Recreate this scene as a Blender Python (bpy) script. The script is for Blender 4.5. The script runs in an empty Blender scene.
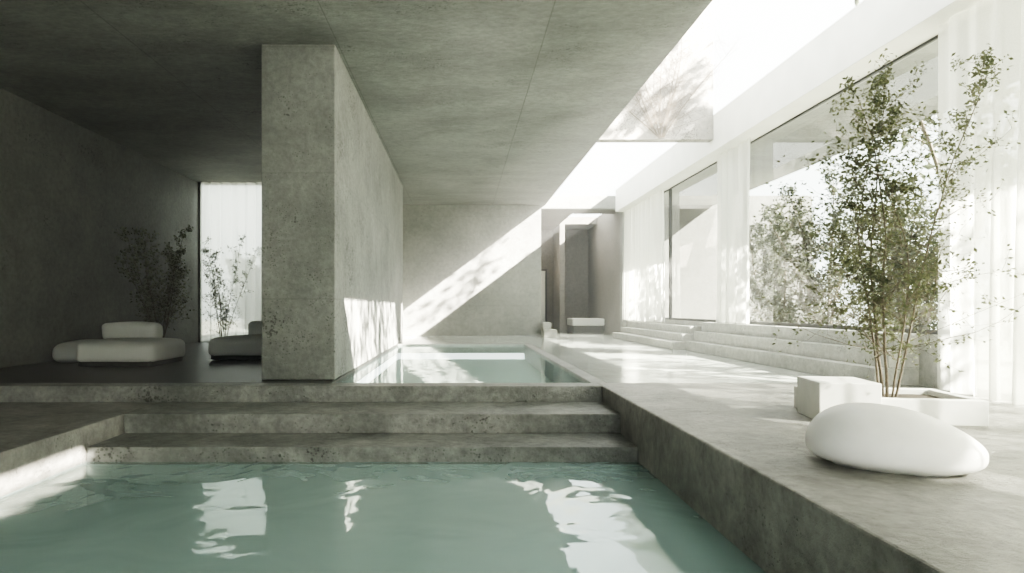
import bpy, bmesh, math, random
from mathutils import Vector, Matrix, noise as mnoise
scene=bpy.context.scene
COL=scene.collection
# ---------------------------------------------------------------- helpers
def newmat(name):
    m=bpy.data.materials.new(name); m.use_nodes=True
    nt=m.node_tree; nt.nodes.clear()
    return m,nt
def N(nt,t,**kw):
    n=nt.nodes.new(t)
    for k,v in kw.items():
        if k in n.inputs: n.inputs[k].default_value=v
        else: setattr(n,k,v)
    return n
def ramp(nt,stops):
    r=nt.nodes.new('ShaderNodeValToRGB')
    e=r.color_ramp.elements
    while len(e)<len(stops): e.new(.5)
    for i,(p,c) in enumerate(stops):
        e[i].position=p; e[i].color=(c[0],c[1],c[2],1) if isinstance(c,(tuple,list)) else (c,c,c,1)
    return r
def concrete(name,c1,c2,rough=.75,pit=1.0,scale=.5,joints=None,bump=.35,mapscale=(1,1,1),grain=1.0,jw=.25,cover=.0):
    m,nt=newmat(name); L=nt.links.new
    geo=N(nt,'ShaderNodeNewGeometry')
    mp=N(nt,'ShaderNodeMapping'); mp.inputs['Scale'].default_value=mapscale
    L(geo.outputs['Position'],mp.inputs['Vector'])
    P=mp.outputs['Vector']
    n1=N(nt,'ShaderNodeTexNoise',Scale=scale,Detail=12.0,Roughness=.68,Distortion=.3); L(P,n1.inputs['Vector'])
    r1=ramp(nt,[(.30,c1),(.70,c2)]); L(n1.outputs['Fac'],r1.inputs['Fac'])
    # fine speckle
    n2=N(nt,'ShaderNodeTexNoise',Scale=9.0,Detail=8.0,Roughness=.72); L(P,n2.inputs['Vector'])
    r2=ramp(nt,[(.33,1-.24*grain),(.67,1+.14*grain)]); L(n2.outputs['Fac'],r2.inputs['Fac'])
    mul=N(nt,'ShaderNodeMix',data_type='RGBA',blend_type='MULTIPLY'); mul.inputs['Factor'].default_value=1
    L(r1.outputs['Color'],mul.inputs[6]); L(r2.outputs['Color'],mul.inputs[7])
    n3=N(nt,'ShaderNodeTexNoise',Scale=.9,Detail=7.0,Roughness=.75); L(P,n3.inputs['Vector'])
    outs=[]
    for vs,lo,hi,wd in ((3.6,.54,.76,.26),(10.0,.48-cover,.73,.36),(24.0,.43-cover,.71,.42)):
        v=N(nt,'ShaderNodeTexVoronoi',Scale=vs); L(P,v.inputs['Vector'])
        thr=N(nt,'ShaderNodeMapRange'); thr.inputs['From Min'].default_value=lo; thr.inputs['From Max'].default_value=hi
        thr.inputs['To Min'].default_value=0.0; thr.inputs['To Max'].default_value=wd*pit
        L(n3.outputs['Fac'],thr.inputs['Value'])
        sub=N(nt,'ShaderNodeMath',operation='SUBTRACT'); L(thr.outputs['Result'],sub.inputs[0]); L(v.outputs['Distance'],sub.inputs[1])
        mr=N(nt,'ShaderNodeMapRange'); mr.inputs['From Min'].default_value=0; mr.inputs['From Max'].default_value=.07
        L(sub.outputs[0],mr.inputs['Value']); outs.append(mr.outputs['Result'])
    pitf=outs[0]
    for q in outs[1:]:
        mxp=N(nt,'ShaderNodeMath',operation='MAXIMUM'); L(pitf,mxp.inputs[0]); L(q,mxp.inputs[1]); pitf=mxp.outputs[0]
    if joints:
        sep=N(nt,'ShaderNodeSeparateXYZ'); L(geo.outputs['Position'],sep.inputs[0])
        for ax,per,off in joints:
            a=N(nt,'ShaderNodeMath',operation='ADD'); a.inputs[1].default_value=off; L(sep.outputs[ax],a.inputs[0])
            pp=N(nt,'ShaderNodeMath',operation='PINGPONG'); pp.inputs[1].default_value=per/2; L(a.outputs[0],pp.inputs[0])
            lt=N(nt,'ShaderNodeMath',operation='LESS_THAN'); lt.inputs[1].default_value=.010; L(pp.outputs[0],lt.inputs[0])
            ml=N(nt,'ShaderNodeMath',operation='MULTIPLY'); ml.inputs[1].default_value=jw; L(lt.outputs[0],ml.inputs[0])
            mm=N(nt,'ShaderNodeMath',operation='MAXIMUM'); L(pitf,mm.inputs[0]); L(ml.outputs[0],mm.inputs[1]); pitf=mm.outputs[0]
    dk=N(nt,'ShaderNodeMix',data_type='RGBA',blend_type='MULTIPLY')
    f=N(nt,'ShaderNodeMath',operation='MULTIPLY'); f.inputs[1].default_value=.66; L(pitf,f.inputs[0])
    L(f.outputs[0],dk.inputs['Factor']); L(mul.outputs[2],dk.inputs[6]); dk.inputs[7].default_value=(.2,.2,.19,1)
    col=dk.outputs[2]
    h=N(nt,'ShaderNodeMath',operation='MULTIPLY_ADD'); h.inputs[1].default_value=-1.2
    L(pitf,h.inputs[0]); L(n2.outputs['Fac'],h.inputs[2])
    h2=N(nt,'ShaderNodeMath',operation='MULTIPLY_ADD'); h2.inputs[1].default_value=1.5
    L(n1.outputs['Fac'],h2.inputs[0]); L(h.outputs[0],h2.inputs[2])
    b=N(nt,'ShaderNodeBump',Strength=bump,Distance=.03); L(h2.outputs[0],b.inputs['Height'])
    p=N(nt,'ShaderNodeBsdfPrincipled',Roughness=rough); L(col,p.inputs['Base Color']); L(b.outputs['Normal'],p.inputs['Normal'])
    o=N(nt,'ShaderNodeOutputMaterial'); L(p.outputs[0],o.inputs[0])
    return m
def simple(name,c,rough=.6,noise=.08,scale=20,bump=0.,metal=0):
    m,nt=newmat(name); L=nt.links.new
    tc=N(nt,'ShaderNodeTexCoord')
    n=N(nt,'ShaderNodeTexNoise',Scale=float(scale),Detail=4.0); L(tc.outputs['Object'],n.inputs['Vector'])
    r=ramp(nt,[(.3,tuple(x*(1-noise) for x in c)),(.7,tuple(min(1,x*(1+noise)) for x in c))]); L(n.outputs['Fac'],r.inputs['Fac'])
    p=N(nt,'ShaderNodeBsdfPrincipled',Roughness=rough,Metallic=metal); L(r.outputs['Color'],p.inputs['Base Color'])
    if bump:
        b=N(nt,'ShaderNodeBump',Strength=bump,Distance=.01); L(n.outputs['Fac'],b.inputs['Height']); L(b.outputs['Normal'],p.inputs['Normal'])
    o=N(nt,'ShaderNodeOutputMaterial'); L(p.outputs[0],o.inputs[0]); return m
def water(name,tint,scale=1.0,strength=.25,dist=.05,ior=1.33,milk=.0,milkc=(.4,.6,.56)):
    m,nt=newmat(name); L=nt.links.new
    geo=N(nt,'ShaderNodeNewGeometry')
    n=N(nt,'ShaderNodeTexNoise',Scale=scale,Detail=2.5,Roughness=.45,Distortion=.6); L(geo.outputs['Position'],n.inputs['Vector'])
    b=N(nt,'ShaderNodeBump',Strength=strength,Distance=dist); L(n.outputs['Fac'],b.inputs['Height'])
    fr=N(nt,'ShaderNodeFresnel',IOR=ior); L(b.outputs['Normal'],fr.inputs['Normal'])
    t=N(nt,'ShaderNodeBsdfTransparent'); t.inputs['Color'].default_value=(*tint,1)
    dm=N(nt,'ShaderNodeBsdfDiffuse'); dm.inputs['Color'].default_value=(*milkc,1)
    body=N(nt,'ShaderNodeMixShader'); body.inputs[0].default_value=milk; L(t.outputs[0],body.inputs[1]); L(dm.outputs[0],body.inputs[2])
    g=N(nt,'ShaderNodeBsdfGlossy',Roughness=.015); g.inputs['Color'].default_value=(.92,1,.98,1); L(b.outputs['Normal'],g.inputs['Normal'])
    mx=N(nt,'ShaderNodeMixShader'); L(fr.outputs[0],mx.inputs[0]); L(body.outputs[0],mx.inputs[1]); L(g.outputs[0],mx.inputs[2])
    o=N(nt,'ShaderNodeOutputMaterial'); L(mx.outputs[0],o.inputs[0]); return m
def glass(name):
    m,nt=newmat(name); L=nt.links.new
    lw=N(nt,'ShaderNodeLayerWeight'); lw.inputs['Blend'].default_value=.5
    pw=N(nt,'ShaderNodeMath',operation='POWER'); pw.inputs[1].default_value=4.0; L(lw.outputs['Facing'],pw.inputs[0])
    ma=N(nt,'ShaderNodeMath',operation='MULTIPLY_ADD'); ma.inputs[1].default_value=.85; ma.inputs[2].default_value=.05; L(pw.outputs[0],ma.inputs[0])
    t=N(nt,'ShaderNodeBsdfTransparent'); t.inputs['Color'].default_value=(.84,.88,.85,1)
    g=N(nt,'ShaderNodeBsdfGlossy',Roughness=.01)
    mx=N(nt,'ShaderNodeMixShader'); L(ma.outputs[0],mx.inputs[0]); L(t.outputs[0],mx.inputs[1]); L(g.outputs[0],mx.inputs[2])
    o=N(nt,'ShaderNodeOutputMaterial'); L(mx.outputs[0],o.inputs[0]); return m
def sheer(name,trans=.25):
    m,nt=newmat(name); L=nt.links.new
    tc=N(nt,'ShaderNodeTexCoord')
    n=N(nt,'ShaderNodeTexNoise',Scale=60.0,Detail=3.0); L(tc.outputs['Object'],n.inputs['Vector'])
    r=ramp(nt,[(.3,(.78,.79,.74)),(.7,(.88,.88,.83))]); L(n.outputs['Fac'],r.inputs['Fac'])
    d=N(nt,'ShaderNodeBsdfDiffuse'); L(r.outputs['Color'],d.inputs['Color'])
    tl=N(nt,'ShaderNodeBsdfTranslucent'); L(r.outputs['Color'],tl.inputs['Color'])
    a=N(nt,'ShaderNodeMixShader'); a.inputs[0].default_value=.6; L(d.outputs[0],a.inputs[1]); L(tl.outputs[0],a.inputs[2])
    t=N(nt,'ShaderNodeBsdfTransparent')
    b=N(nt,'ShaderNodeMixShader'); b.inputs[0].default_value=trans; L(a.outputs[0],b.inputs[1]); L(t.outputs[0],b.inputs[2])
    o=N(nt,'ShaderNodeOutputMaterial'); L(b.outputs[0],o.inputs[0]); return m
def leafmat(name,c1,c2):
    m,nt=newmat(name); L=nt.links.new
    geo=N(nt,'ShaderNodeNewGeometry')
    n=N(nt,'ShaderNodeTexNoise',Scale=7.0,Detail=2.0); L(geo.outputs['Position'],n.inputs['Vector'])
    r=ramp(nt,[(.35,c1),(.65,c2)]); L(n.outputs['Fac'],r.inputs['Fac'])
    d=N(nt,'ShaderNodeBsdfPrincipled',Roughness=.5); L(r.outputs['Color'],d.inputs['Base Color'])
    tl=N(nt,'ShaderNodeBsdfTranslucent'); L(r.outputs['Color'],tl.inputs['Color'])
    a=N(nt,'ShaderNodeMixShader'); a.inputs[0].default_value=.45; L(d.outputs[0],a.inputs[1]); L(tl.outputs[0],a.inputs[2])
    o=N(nt,'ShaderNodeOutputMaterial'); L(a.outputs[0],o.inputs[0]); return m

def mesh_obj(name,verts,faces,mats,parent=None,midx=None,smooth=False):
    me=bpy.data.meshes.new(name); me.from_pydata(verts,[],faces); me.validate()
    for mm in (mats if isinstance(mats,list) else [mats]): me.materials.append(mm)
    if midx: me.polygons.foreach_set('material_index',midx)
    if smooth:
        for p in me.polygons: p.use_smooth=True
    ob=bpy.data.objects.new(name,me); COL.objects.link(ob)
    if parent: ob.parent=parent
    return ob
def boxdata(x0,x1,y0,y1,z0,z1,off=0):
    v=[(x0,y0,z0),(x1,y0,z0),(x1,y1,z0),(x0,y1,z0),(x0,y0,z1),(x1,y0,z1),(x1,y1,z1),(x0,y1,z1)]
    f=[(0,3,2,1),(4,5,6,7),(0,1,5,4),(1,2,6,5),(2,3,7,6),(3,0,4,7)]
    return v,[tuple(i+off for i in q) for q in f]
def boxes(name,lst,mat,bev=0.,parent=None):
    V=[];F=[]
    for l in lst:
        v,f=boxdata(*l,off=len(V)); V+=v;F+=f
    ob=mesh_obj(name,V,F,mat,parent)
    if bev:
        b=ob.modifiers.new('b','BEVEL'); b.width=bev; b.segments=2; b.limit_method='ANGLE'
    return ob
def box(name,x0,x1,y0,y1,z0,z1,mat,bev=0.,parent=None): return boxes(name,[(x0,x1,y0,y1,z0,z1)],mat,bev,parent)
def empty(name,loc=(0,0,0)):
    e=bpy.data.objects.new(name,None); e.location=loc; e.empty_display_size=.2; COL.objects.link(e); return e
def par(o,e):
    o.parent=e; o.matrix_parent_inverse=Matrix.Translation(e.location).inverted()

# ---------------------------------------------------------------- materials
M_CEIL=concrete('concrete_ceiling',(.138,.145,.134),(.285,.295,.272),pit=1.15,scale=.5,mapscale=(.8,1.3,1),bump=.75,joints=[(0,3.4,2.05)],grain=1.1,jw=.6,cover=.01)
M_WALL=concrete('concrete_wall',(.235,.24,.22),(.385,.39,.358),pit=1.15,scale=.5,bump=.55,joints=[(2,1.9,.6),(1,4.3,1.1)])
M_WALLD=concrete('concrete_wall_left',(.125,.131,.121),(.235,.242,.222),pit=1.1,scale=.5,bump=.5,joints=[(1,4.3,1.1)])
M_PIER=concrete('concrete_pier',(.17,.176,.162),(.335,.342,.313),pit=1.35,scale=.8,bump=.7,joints=[(2,2.1,.75)],grain=1.1,cover=.03)
M_LIGHT=concrete('concrete_light',(.30,.29,.255),(.44,.42,.375),pit=1.3,scale=.9,bump=.4,cover=.05)
M_STONE=concrete('stone_step',(.135,.14,.128),(.37,.372,.345),pit=1.1,scale=1.6,rough=.45,bump=.95,grain=1.5,cover=.03)
M_LEDGE=concrete('stone_ledge',(.14,.138,.121),(.36,.352,.322),pit=.9,scale=1.2,rough=.42,bump=.9,grain=1.4)
M_BENCH=concrete('stone_bench',(.36,.365,.33),(.52,.52,.475),pit=1.0,scale=1.2,rough=.7,bump=.5)
M_EXT=concrete('garden_wall_concrete',(.10,.10,.09),(.15,.15,.135),pit=1.0,scale=.6,bump=.5)
M_FLOOR=concrete('floor_pale',(.40,.43,.39),(.53,.55,.505),pit=.3,scale=.6,rough=.12,bump=.06,grain=.5)
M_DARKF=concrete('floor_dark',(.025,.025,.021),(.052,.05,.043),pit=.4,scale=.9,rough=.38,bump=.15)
M_POOL=concrete('pool_plaster',(.68,.84,.82),(.78,.92,.90),pit=.1,scale=.5,rough=.6,bump=.15,grain=.4)
M_POOL2=concrete('pool_plaster_pale',(.5,.62,.58),(.6,.7,.66),pit=.1,scale=.5,rough=.6,bump=.1,grain=.5)
M_WATER=water('water_front',(.89,.985,.975),scale=1.0,strength=.75,dist=.05,ior=1.6,milk=.38,milkc=(.72,.93,.90))
M_WATER2=water('water_upper',(.88,.975,.97),scale=1.6,strength=.3,dist=.02,milk=.12,milkc=(.55,.75,.72))
M_FASCIA=simple('plaster_white',(.78,.78,.72),.8,.05,2)
M_SHEER=sheer('sheer_fabric',.2)
M_GLASS=glass('window_glass')
M_FRAME=simple('dark_frame',(.04,.04,.038),.4,.1,5)
M_FAB=simple('linen_grey',(.66,.67,.63),.9,.06,60,.25)
M_PEB=simple('matte_white_shell',(.82,.81,.77),.45,.03,8)
M_PLANTER=simple('planter_plaster',(.75,.75,.70),.7,.05,6)
M_SOIL=simple('soil',(.06,.05,.035),.95,.4,30,.8)
M_BARK=simple('bark',(.12,.10,.07),.85,.3,40,.5)
M_LEAF=leafmat('leaf_green',(.075,.09,.045),(.17,.185,.095))
M_LEAFD=leafmat('leaf_dark',(.06,.07,.045),(.13,.145,.09))
M_LEAFS=leafmat('leaf_sage',(.13,.15,.10),(.26,.28,.19))
M_INNER=concrete('corridor_wall',(.20,.19,.165),(.275,.26,.23),pit=.3,scale=.5,bump=.2)
M_GROUND=simple('gravel_ground',(.28,.28,.24),.9,.2,3,.2)

CZ=5.6; EX=2.18
# ---------------------------------------------------------------- room shell
boxes('ceiling',[(-9.6,3.6,-3,21.9,CZ,6.0),(-3.5,3.6,21.9,26.5,CZ,6.0),(3.6,6.6,2.6,7.4,CZ,6.0),(4.35,6.6,-3,2.6,CZ,6.0)],M_CEIL)  # last two panels are out of view, shaped to limit the sun let in
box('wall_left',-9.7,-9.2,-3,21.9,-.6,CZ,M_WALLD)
boxes('wall_back',[(-3.5,3.42,26.5,26.9,0,6.0),(6.9,7.3,26.5,26.9,0,6.0),(3.42,6.9,26.5,26.9,5.45,6.0)],M_WALL,.01)
box('wall_garden',7.3,15,26.5,26.9,-.2,6.0,M_EXT)
boxes('wall_rear',[(-9.7,7.6,-3.4,-3,-2.2,.1),(-9.7,7.6,-3.4,-3,2.4,6.0),(-9.7,-6,-3.4,-3,.1,2.4),(6,7.6,-3.4,-3,.1,2.4)],M_WALL)  # wall behind the camera; its opening is added to brighten the pool
box('wall_pier',-3.33,-2.1,10.33,22.4,0,CZ,M_PIER,.02)
box('wall_passage',-3.5,-3.2,22.4,26.5,0,CZ,M_WALL)
box('trim_fascia',6.6,7.3,-3,26.5,5.3,6.25,M_FASCIA,.01)
box('roof_overhang',7.3,10.8,-3,26.5,5.6,6.0,M_CEIL)
box('wall_skylight',3.6,6.6,16.2,16.5,5.6,9.4,M_LIGHT,.01)
# floors
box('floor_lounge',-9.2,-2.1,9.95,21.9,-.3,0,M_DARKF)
boxes('floor',[(-3.5,2.35,20.6,26.5,-.3,0),(2.35,7.1,9.95,26.5,-.3,-.002)],M_FLOOR)
box('trim_coping',2.1,2.35,9.95,20.6,-.6,-.003,M_STONE,.01)
box('floor_terrace',EX,7.5,-3,9.95,-2.2,0,M_LEDGE,.02)
box('floor_left_deck',-9.2,-4.6,-3,9.54,-2.2,-.246,M_LEDGE,.02)
# steps
st=empty('pool_steps',(0,8.5,0))
par(box('step_top',-9.2,EX,9.54,9.95,-.9,0,M_STONE,.015),st)
par(box('step_middle',-4.6,EX,8.46,9.54,-2.2,-.246,M_STONE,.015),st)
par(box('step_lower',-4.6,EX,7.61,8.46,-2.2,-.506,M_STONE,.015),st)
# pools
boxes('pool_basin',[(-4.6,EX,-3,7.61,-2.2,-1.45),(-4.6,EX,7.57,7.61,-1.45,-.72),(-4.6,-4.57,-3,7.57,-1.45,-.72),(EX-.03,EX,-3,7.57,-1.45,-.72)],M_POOL)
mesh_obj('pool_water',[(-4.6,-3,-.69),(EX,-3,-.69),(EX,7.61,-.69),(-4.6,7.61,-.69)],[(0,1,2,3)],M_WATER)
box('pool_basin.001',-2.1,2.1,9.95,20.6,-.9,-.5,M_POOL2)
mesh_obj('pool_water.001',[(-2.1,9.95,-.05),(2.1,9.95,-.05),(2.1,20.6,-.05),(-2.1,20.6,-.05)],[(0,1,2,3)],M_WATER2)
# stepped bench
boxes('stepped_bench',[(6.4,7.1,9.6,17.6,0,.27),(6.62,7.1,9.6,17.6,.27,.54),(6.84,7.1,9.6,17.6,.54,.8)],M_BENCH,.012)
boxes('stepped_bench.001',[(6.1,7.1,17.9,25,0,.22),(6.45,7.1,18.1,25,.22,.44),(6.75,7.1,18.3,25,.44,.66)],M_BENCH,.012)

# ---------------------------------------------------------------- windows
def window(name,y0,y1,z0=.8,z1=5.3,x=7.18):
    e=empty(name,(x,(y0+y1)/2,z0))
    t=.03
    par(boxes('frame',[(x-t,x+t,y0,y1,z0,z0+.07),(x-t,x+t,y0,y1,z1-.04,z1),(x-t,x+t,y0,y0+.04,z0,z1),(x-t,x+t,y1-.04,y1,z0,z1)],M_FRAME),e)
    par(mesh_obj('pane',[(x,y0+.04,z0+.05),(x,y1-.04,z0+.05),(x,y1-.04,z1-.04),(x,y0+.04,z1-.04)],[(0,1,2,3)],M_GLASS),e)
window('window_1',8.9,15.6); window('window_2',15.7,21.2); window('window_3',21.3,26.4)
window('window_4',3,8.85,0,5.3); window('window_5',-3,2.9,0,5.3)
box('wall_right',7.1,7.3,8.9,26.5,-.1,.8,M_BENCH)
e=empty('window_6',(-6.3,21.75,0))
par(boxes('frame',[(-9.2,-3.4,21.7,21.78,0,.08),(-9.2,-3.4,21.7,21.78,5.5,5.6),(-9.2,-9.1,21.7,21.78,0,5.6),(-6.3,-6.2,21.7,21.78,0,5.6),(-3.5,-3.4,21.7,21.78,0,5.6)],M_FRAME),e)
par(mesh_obj('pane',[(-9.15,21.74,.05),(-3.45,21.74,.05),(-3.45,21.74,5.55),(-9.15,21.74,5.55)],[(0,1,2,3)],M_GLASS),e)

def curtain(name,p0,p1,z0,z1,amp=.07,wl=.22,seed=0,mat=None):
    p0=Vector((p0[0],p0[1],0)); p1=Vector((p1[0],p1[1],0))
    d=(p1-p0); Ln=d.length; d.normalize(); nrm=Vector((-d.y,d.x,0))
    nu=int(Ln/wl*14)+2; nv=14
    V=[];F=[]
    for j in range(nv+1):
        v=j/nv; z=z1+(z0-z1)*v
        for i in range(nu+1):
            s=i/nu*Ln
            ph=s/wl*2*math.pi+1.6*math.sin(s*1.3+seed)+.5*math.sin(s*4.1)+.25*math.sin(v*3+s*2)
            a=amp*(.55+.45*v)*(.75+.35*math.sin(s*2.7+seed*1.3))
            o=a*math.sin(ph)+.25*a*math.sin(2.3*ph+v*2)
            q=p0+d*(s+.3*a*math.cos(ph))+nrm*o
            V.append((q.x,q.y,z))
    for j in range(nv):
        for i in range(nu):
            a=j*(nu+1)+i; F.append((a,a+1,a+nu+2,a+nu+1))
    return mesh_obj(name,V,F,mat or M_SHEER,smooth=True)
curtain('curtain',(-9.05,21.45),(-3.5,21.45),.02,5.55,.14,.36,1)
curtain('curtain.001',(6.95,21.2),(6.95,26.3),.7,5.28,.13,.55,2)
curtain('curtain.002',(6.93,14.8),(6.93,16.6),.82,5.28,.15,.42,3)
curtain('curtain.003',(6.90,-2.8),(6.90,8.95),.02,5.28,.16,.42,4)

# ---------------------------------------------------------------- corridor room
boxes('wall_corridor',[(3.1,3.42,26.9,33.6,0,5.45),(6.9,7.3,26.9,33.6,0,5.45),(3.1,7.3,33.6,33.9,0,5.45)],M_INNER)
boxes('ceiling_corridor',[(3.1,5.0,26.9,33.9,5.45,5.8),(6.9,7.3,26.9,33.9,5.45,5.8),(5.0,6.9,26.9,28.0,5.45,5.8),(5.0,6.9,31.4,33.9,5.45,5.8)],M_INNER)
box('floor_corridor',3.1,7.3,26.5,33.9,-.3,0,M_FLOOR)
e=empty('door_1',(4.0,33.5,0))
par(box('leaf',3.75,4.55,33.5,33.56,0,3.2,M_FASCIA,.01),e)
par(boxes('casing',[(3.65,3.75,33.45,33.58,0,3.3),(4.55,4.65,33.45,33.58,0,3.3),(3.65,4.65,33.45,33.58,3.2,3.3)],M_FRAME),e)
box('trim_1',5.0,5.25,31.4,33.6,0,5.45,M_INNER,.01)
e=empty('lounge_bench',(6,30,0))
par(box('base',5.35,6.8,29.6,31,.0,.35,M_FRAME,.02),e)
par(box('seat',5.3,6.85,29.55,31.05,.35,.7,M_FAB,.06),e)
boxes('low_step',[(3.42,3.95,25.5,26.45,0,.3),(3.42,3.75,25.8,26.45,.3,.6)],M_BENCH,.01)

# ---------------------------------------------------------------- soft furniture
def cushion(name,cx,cy,z0,sx,sy,sz,mat,puff=.05,r=.09,rot=0,parent=None,seed=0):
    bm=bmesh.new(); bmesh.ops.create_cube(bm,size=2)
    bmesh.ops.subdivide_edges(bm,edges=bm.edges,cuts=14,use_grid_fill=True)
    hx,hy,hz=sx/2,sy/2,sz/2
    for v in bm.verts:
        x,y,z=v.co
        p=Vector((x*hx,y*hy,z*hz))
        c=Vector((max(-hx+r,min(hx-r,p.x)),max(-hy+r,min(hy-r,p.y)),max(-hz+r,min(hz-r,p.z))))
        d=p-c
        if d.length>1e-6:
            d.normalize(); p=c+d*r
        f=(1-x*x)*(1-y*y)
        if z>0: p.z+=puff*f*1.2*z
        p.x+=puff*.6*(1-y*y)*(1-z*z)*x; p.y+=puff*.6*(1-x*x)*(1-z*z)*y
        w=mnoise.noise(p*2.2+Vector((seed,0,0)))*.025
        p+=Vector((w,w*.6,w*.5 if z>-.5 else 0))
        v.co=p
    me=bpy.data.meshes.new(name); bm.to_mesh(me); bm.free(); me.materials.append(mat)
    for p in me.polygons: p.use_smooth=True
    ob=bpy.data.objects.new(name,me); COL.objects.link(ob)
    ob.location=(cx,cy,z0+sz/2+.005); ob.rotation_euler=(0,0,rot)
    if parent: par(ob,parent)
    return ob
def daybed(name,cx,cy,w,d,h,backoff,rot=0):
    e=empty(name,(cx,cy,0)); 
    cushion('base',cx,cy,0.0,w-.1,d-.1,.16,M_FRAME,.0,.04,rot,e,1)
    cushion('mattress',cx,cy,0.08,w,d,h-.08,M_FAB,.05,.12,rot,e,1)
    cushion('backrest',cx+backoff,cy+d/2-.2,h-.02,1.25,.35,.38,M_FAB,.03,.10,rot,e,5)
    return e
daybed('daybed',-7.0,13.25,1.6,1.6,.5,-.35)
e=empty('floor_lounger',(-8.3,14.6,0)); cushion('mattress',-8.35,14.0,0,1.1,1.3,.42,M_FAB,.06,.17,.1,e,9)
daybed('daybed.001',-4.85,14.9,1.9,1.5,.5,.2)

def pebble():
    bm=bmesh.new(); bmesh.ops.create_icosphere(bm,subdivisions=5,radius=1)
    for v in bm.verts:
        x,y,z=v.co
        top=.31*(1.0-.30*x-.10*x*x); bot=.14
        zz=z*(top if z>0 else bot)
        yy=y*.42*(1-.04*x)
        xx=math.copysign(abs(x)**.88,x)*.575
        if z<0: zz=-bot*min(1,(-z)**.6*1.15)
        v.co=(xx,yy,zz)
    me=bpy.data.meshes.new('pebble_lounger'); bm.to_mesh(me); bm.free(); me.materials.append(M_PEB)
    zmin=min(v.co.z for v in me.vertices)
    for v in me.vertices: v.co.z=v.co.z-zmin if v.co.z-zmin>.012 else 0
    for p in me.polygons: p.use_smooth=True
    ob=bpy.data.objects.new('pebble_lounger',me); COL.objects.link(ob)
    ob.location=(3.29,4.74,0); ob.rotation_euler=(0,0,math.radians(-28))
pebble()

# planter
pl=empty('planter',(4.6,7,0))
par(boxes('shell',[(3.95,5.45,6.4,6.5,0,.26),(3.95,5.45,7.3,7.4,0,.26),(3.95,4.05,6.5,7.3,0,.26),(5.35,5.45,6.5,7.3,0,.26),(4.05,5.35,6.5,7.3,0,.06)],M_PLANTER,.008),pl)
par(box('raised_block',3.85,4.45,6.35,7.0,0,.42,M_PLANTER,.012),pl)
par(box('soil',4.45,5.35,6.5,7.3,.06,.20,M_SOIL),pl)
pl.rotation_euler=(0,0,math.radians(-10))

# ---------------------------------------------------------------- trees
def tree(name,base,stems,height,spread,leaf,seed,mats,leafdens=1.0,start=.3,blen=.28,rad=.02,lean=None,nb=2,tw=2,flat=None):
    rnd=random.Random(seed); V=[];F=[];MI=[]
    def tube(pts,r0,r1,sides=5):
        off=len(V); n=len(pts)
        for k,p in enumerate(pts):
            t=(pts[min(k+1,n-1)]-pts[max(k-1,0)]).normalized()
            a=t.orthogonal().normalized(); b=t.cross(a)
            r=r0+(r1-r0)*k/(n-1)
            for s in range(sides):
                an=2*math.pi*s/sides
                V.append(tuple(p+a*math.cos(an)*r+b*math.sin(an)*r))
        for k in range(n-1):
            for s in range(sides):
                s2=(s+1)%sides
                F.append((off+k*sides+s,off+k*sides+s2,off+(k+1)*sides+s2,off+(k+1)*sides+s)); MI.append(0)
    def leafq(p):
        d=Vector((rnd.gauss(0,1),rnd.gauss(0,1),rnd.gauss(0,.7)-.2)).normalized()
        w=d.orthogonal(); w.rotate(Matrix.Rotation(rnd.random()*6.28,3,d)); w.normalize()
        L=leaf*rnd.uniform(.6,1.3); W=L*.27; o=len(V)
        up=d.cross(w)*L*.1
        V.extend([tuple(p),tuple(p+d*L*.5+w*W+up),tuple(p+d*L),tuple(p+d*L*.5-w*W+up)])
        F.append((o,o+1,o+2,o+3)); MI.append(1)
    def grow(p,d,length,n,wob,upb):
        pts=[p.copy()]
        for k in range(n):
            d=(d+Vector((rnd.gauss(0,wob),rnd.gauss(0,wob),rnd.gauss(0,wob*.6)+upb))).normalized()
            p=p+d*length/n; pts.append(p.copy())
        return pts
    base=Vector(base)
    for s in range(stems):
        a=2*math.pi*s/stems+rnd.uniform(-.4,.4)
        hh=height*rnd.uniform(.72,1.0) if s else height
        sp=spread*rnd.uniform(.25,1.0)
        d=Vector((math.cos(a)*sp,math.sin(a)*sp,1))
        if lean: d+=Vector(lean)
        d.normalize()
        b0=base+Vector((math.cos(a)*.08,math.sin(a)*.08,0))
        pts=grow(b0,d,hh,14,.05,.01)
        tube(pts,rad*rnd.uniform(.7,1.1),rad*.2)
        for k in range(int(14*start),15):
            t=k/14
            for q in range(nb):
                a2=rnd.random()*6.28
                bd=Vector((math.cos(a2),math.sin(a2),rnd.uniform(.2,1.0))).normalized()
                bl=height*blen*(1.15-t*.75)*rnd.uniform(.4,1.3)
                bp=grow(pts[k],bd,bl,6,.16,.05)
                tube(bp,rad*.3*(1.2-t*.6),rad*.08,4)
                for m in range(1,7):
                    for w in range(tw):
                        td=Vector((rnd.gauss(0,1),rnd.gauss(0,1),rnd.gauss(.3,.8))).normalized()
                        tp=grow(bp[m],td,bl*rnd.uniform(.2,.42),4,.25,.02)
                        tube(tp,rad*.1,rad*.05,3)
                        for pp in tp[1:]:
                            cnt=leafdens*rnd.uniform(.3,1.7)
                            cnt=int(cnt)+(1 if rnd.random()<cnt%1 else 0)
                            for z in range(cnt):
                                leafq(pp+Vector((rnd.gauss(0,1),rnd.gauss(0,1),rnd.gauss(0,1)))*leaf*.4)
    if flat is not None: V=[(x,flat+(y-flat)*.04,z) for x,y,z in V]
    return mesh_obj(name,V,F,mats,midx=MI)
tree('potted_tree',(4.82,7.0,.20),5,4.0,.19,.05,8,[M_BARK,M_LEAF],1.5,.2,.28,.017)
tree('potted_shrub',(-7.95,16.4,0.36),8,2.95,.30,.085,11,[M_BARK,M_LEAFS],.9,.15,.22,.013,nb=1)
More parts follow.
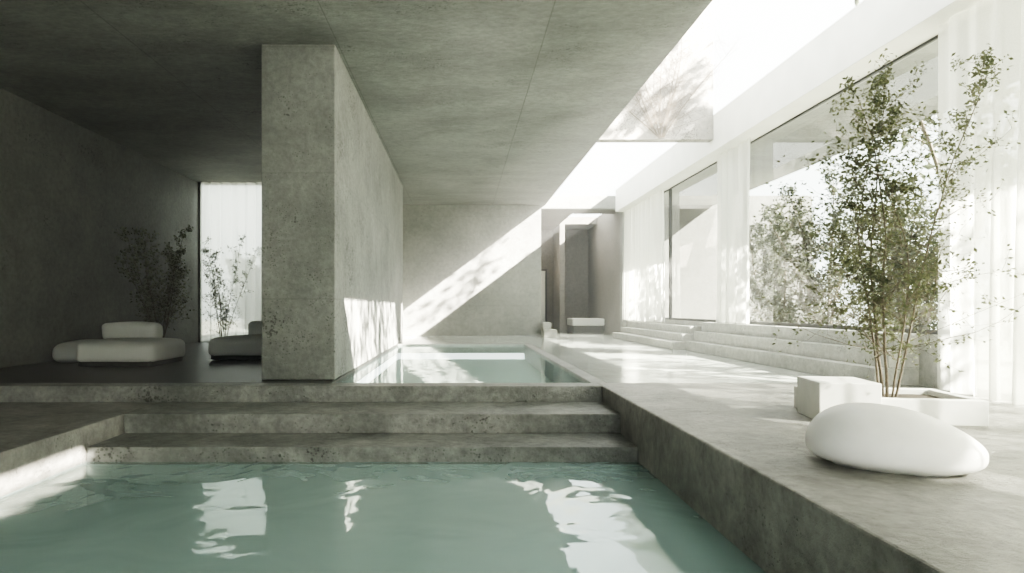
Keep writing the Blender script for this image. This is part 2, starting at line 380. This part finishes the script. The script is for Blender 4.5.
bpy.ops.mesh.primitive_cone_add(vertices=40,radius1=.24,radius2=.32,depth=.36,location=(-7.95,16.4,.18))
o=bpy.context.object; o.name='shrub_pot'; o.data.materials.append(M_FRAME)
tree('slender_shrub',(-7.75,20.2,0.0),6,3.5,.2,.075,14,[M_BARK,M_LEAFS],.5,.2,.18,.015,nb=1)
tree('garden_shrub',(-8.0,24.0,0),7,3.8,.35,.12,21,[M_BARK,M_LEAFD],1.6,.1,.24,.03,nb=1)
tree('branch_shadow',(5.2,16.12,5.65),9,3.2,1.2,.05,77,[M_BARK],0,.1,.35,.02,nb=2,flat=16.14)  # flattened bare branches standing in for branch shadows on the skylight wall
for i,(x,y,h,sd) in enumerate([(10.6,20.8,4.6,31),(10.4,17.8,5.0,32),(11.3,15.5,4.8,33),(12.6,13.6,4.6,34),(13.5,19.5,4.8,35)]):
    tree('garden_tree' if i==0 else 'garden_tree.%03d'%i,(x,y,0),5,h,.3,.11,sd,[M_BARK,M_LEAFD],1.2,.06,.24,.05,nb=2)
for i,(x,y,h,sd) in enumerate([(13.8,4.0,16,51),(13.9,8.0,16.5,52),(13.9,12.0,16,53),(14.0,17.5,16.5,54),(13.0,-1.0,9,55)]):
    tree('dapple_tree' if i==0 else 'dapple_tree.%03d'%i,(x,y,0),3,h,.10,.32,sd,[M_BARK,M_LEAFD],.5,.4,.18,.09,nb=2)  # tall trees added beyond the windows to dapple and dim the sun

# exterior ground
box('ground_garden',7.5,70,-30,26.5,-.4,-.02,M_GROUND)
box('ground_garden.001',-40,-3.5,21.9,60,-.4,-.02,M_GROUND)

# hazy air inside the hall (real scattering volume)
hz,nt=newmat('air_haze')
vs=N(nt,'ShaderNodeVolumeScatter'); vs.inputs['Color'].default_value=(.99,1,.98,1); vs.inputs['Density'].default_value=.009; vs.inputs['Anisotropy'].default_value=.3
o_=N(nt,'ShaderNodeOutputMaterial'); nt.links.new(vs.outputs[0],o_.inputs['Volume'])
box('air_haze',-9.19,7.05,-2.9,33,.001-2,8.4,hz)

# ---------------------------------------------------------------- light
w=bpy.data.worlds.new('World'); scene.world=w; w.use_nodes=True
nt=w.node_tree; bg=nt.nodes['Background']
bg.inputs['Color'].default_value=(.96,1.0,.965,1); bg.inputs['Strength'].default_value=4.9
sd=bpy.data.lights.new('sun','SUN'); sd.energy=105; sd.angle=math.radians(.55); sd.color=(1,.94,.83)
so=bpy.data.objects.new('sun',sd); COL.objects.link(so)
so.rotation_euler=Vector((-1,.6,-.745)).to_track_quat('-Z','Y').to_euler(); so.location=(12,-2,12)
scene.view_settings.view_transform='AgX'
try: scene.view_settings.look='AgX - High Contrast'
except Exception: pass

cam=bpy.data.cameras.new('camera'); co=bpy.data.objects.new('camera',cam); COL.objects.link(co)
co.location=(0,0,1.2); co.rotation_euler=(math.pi/2,0,0)
cam.sensor_width=36; cam.lens=620/1024*36; cam.shift_x=51/1024; cam.shift_y=21.5/1024; cam.clip_end=300
scene.camera=co
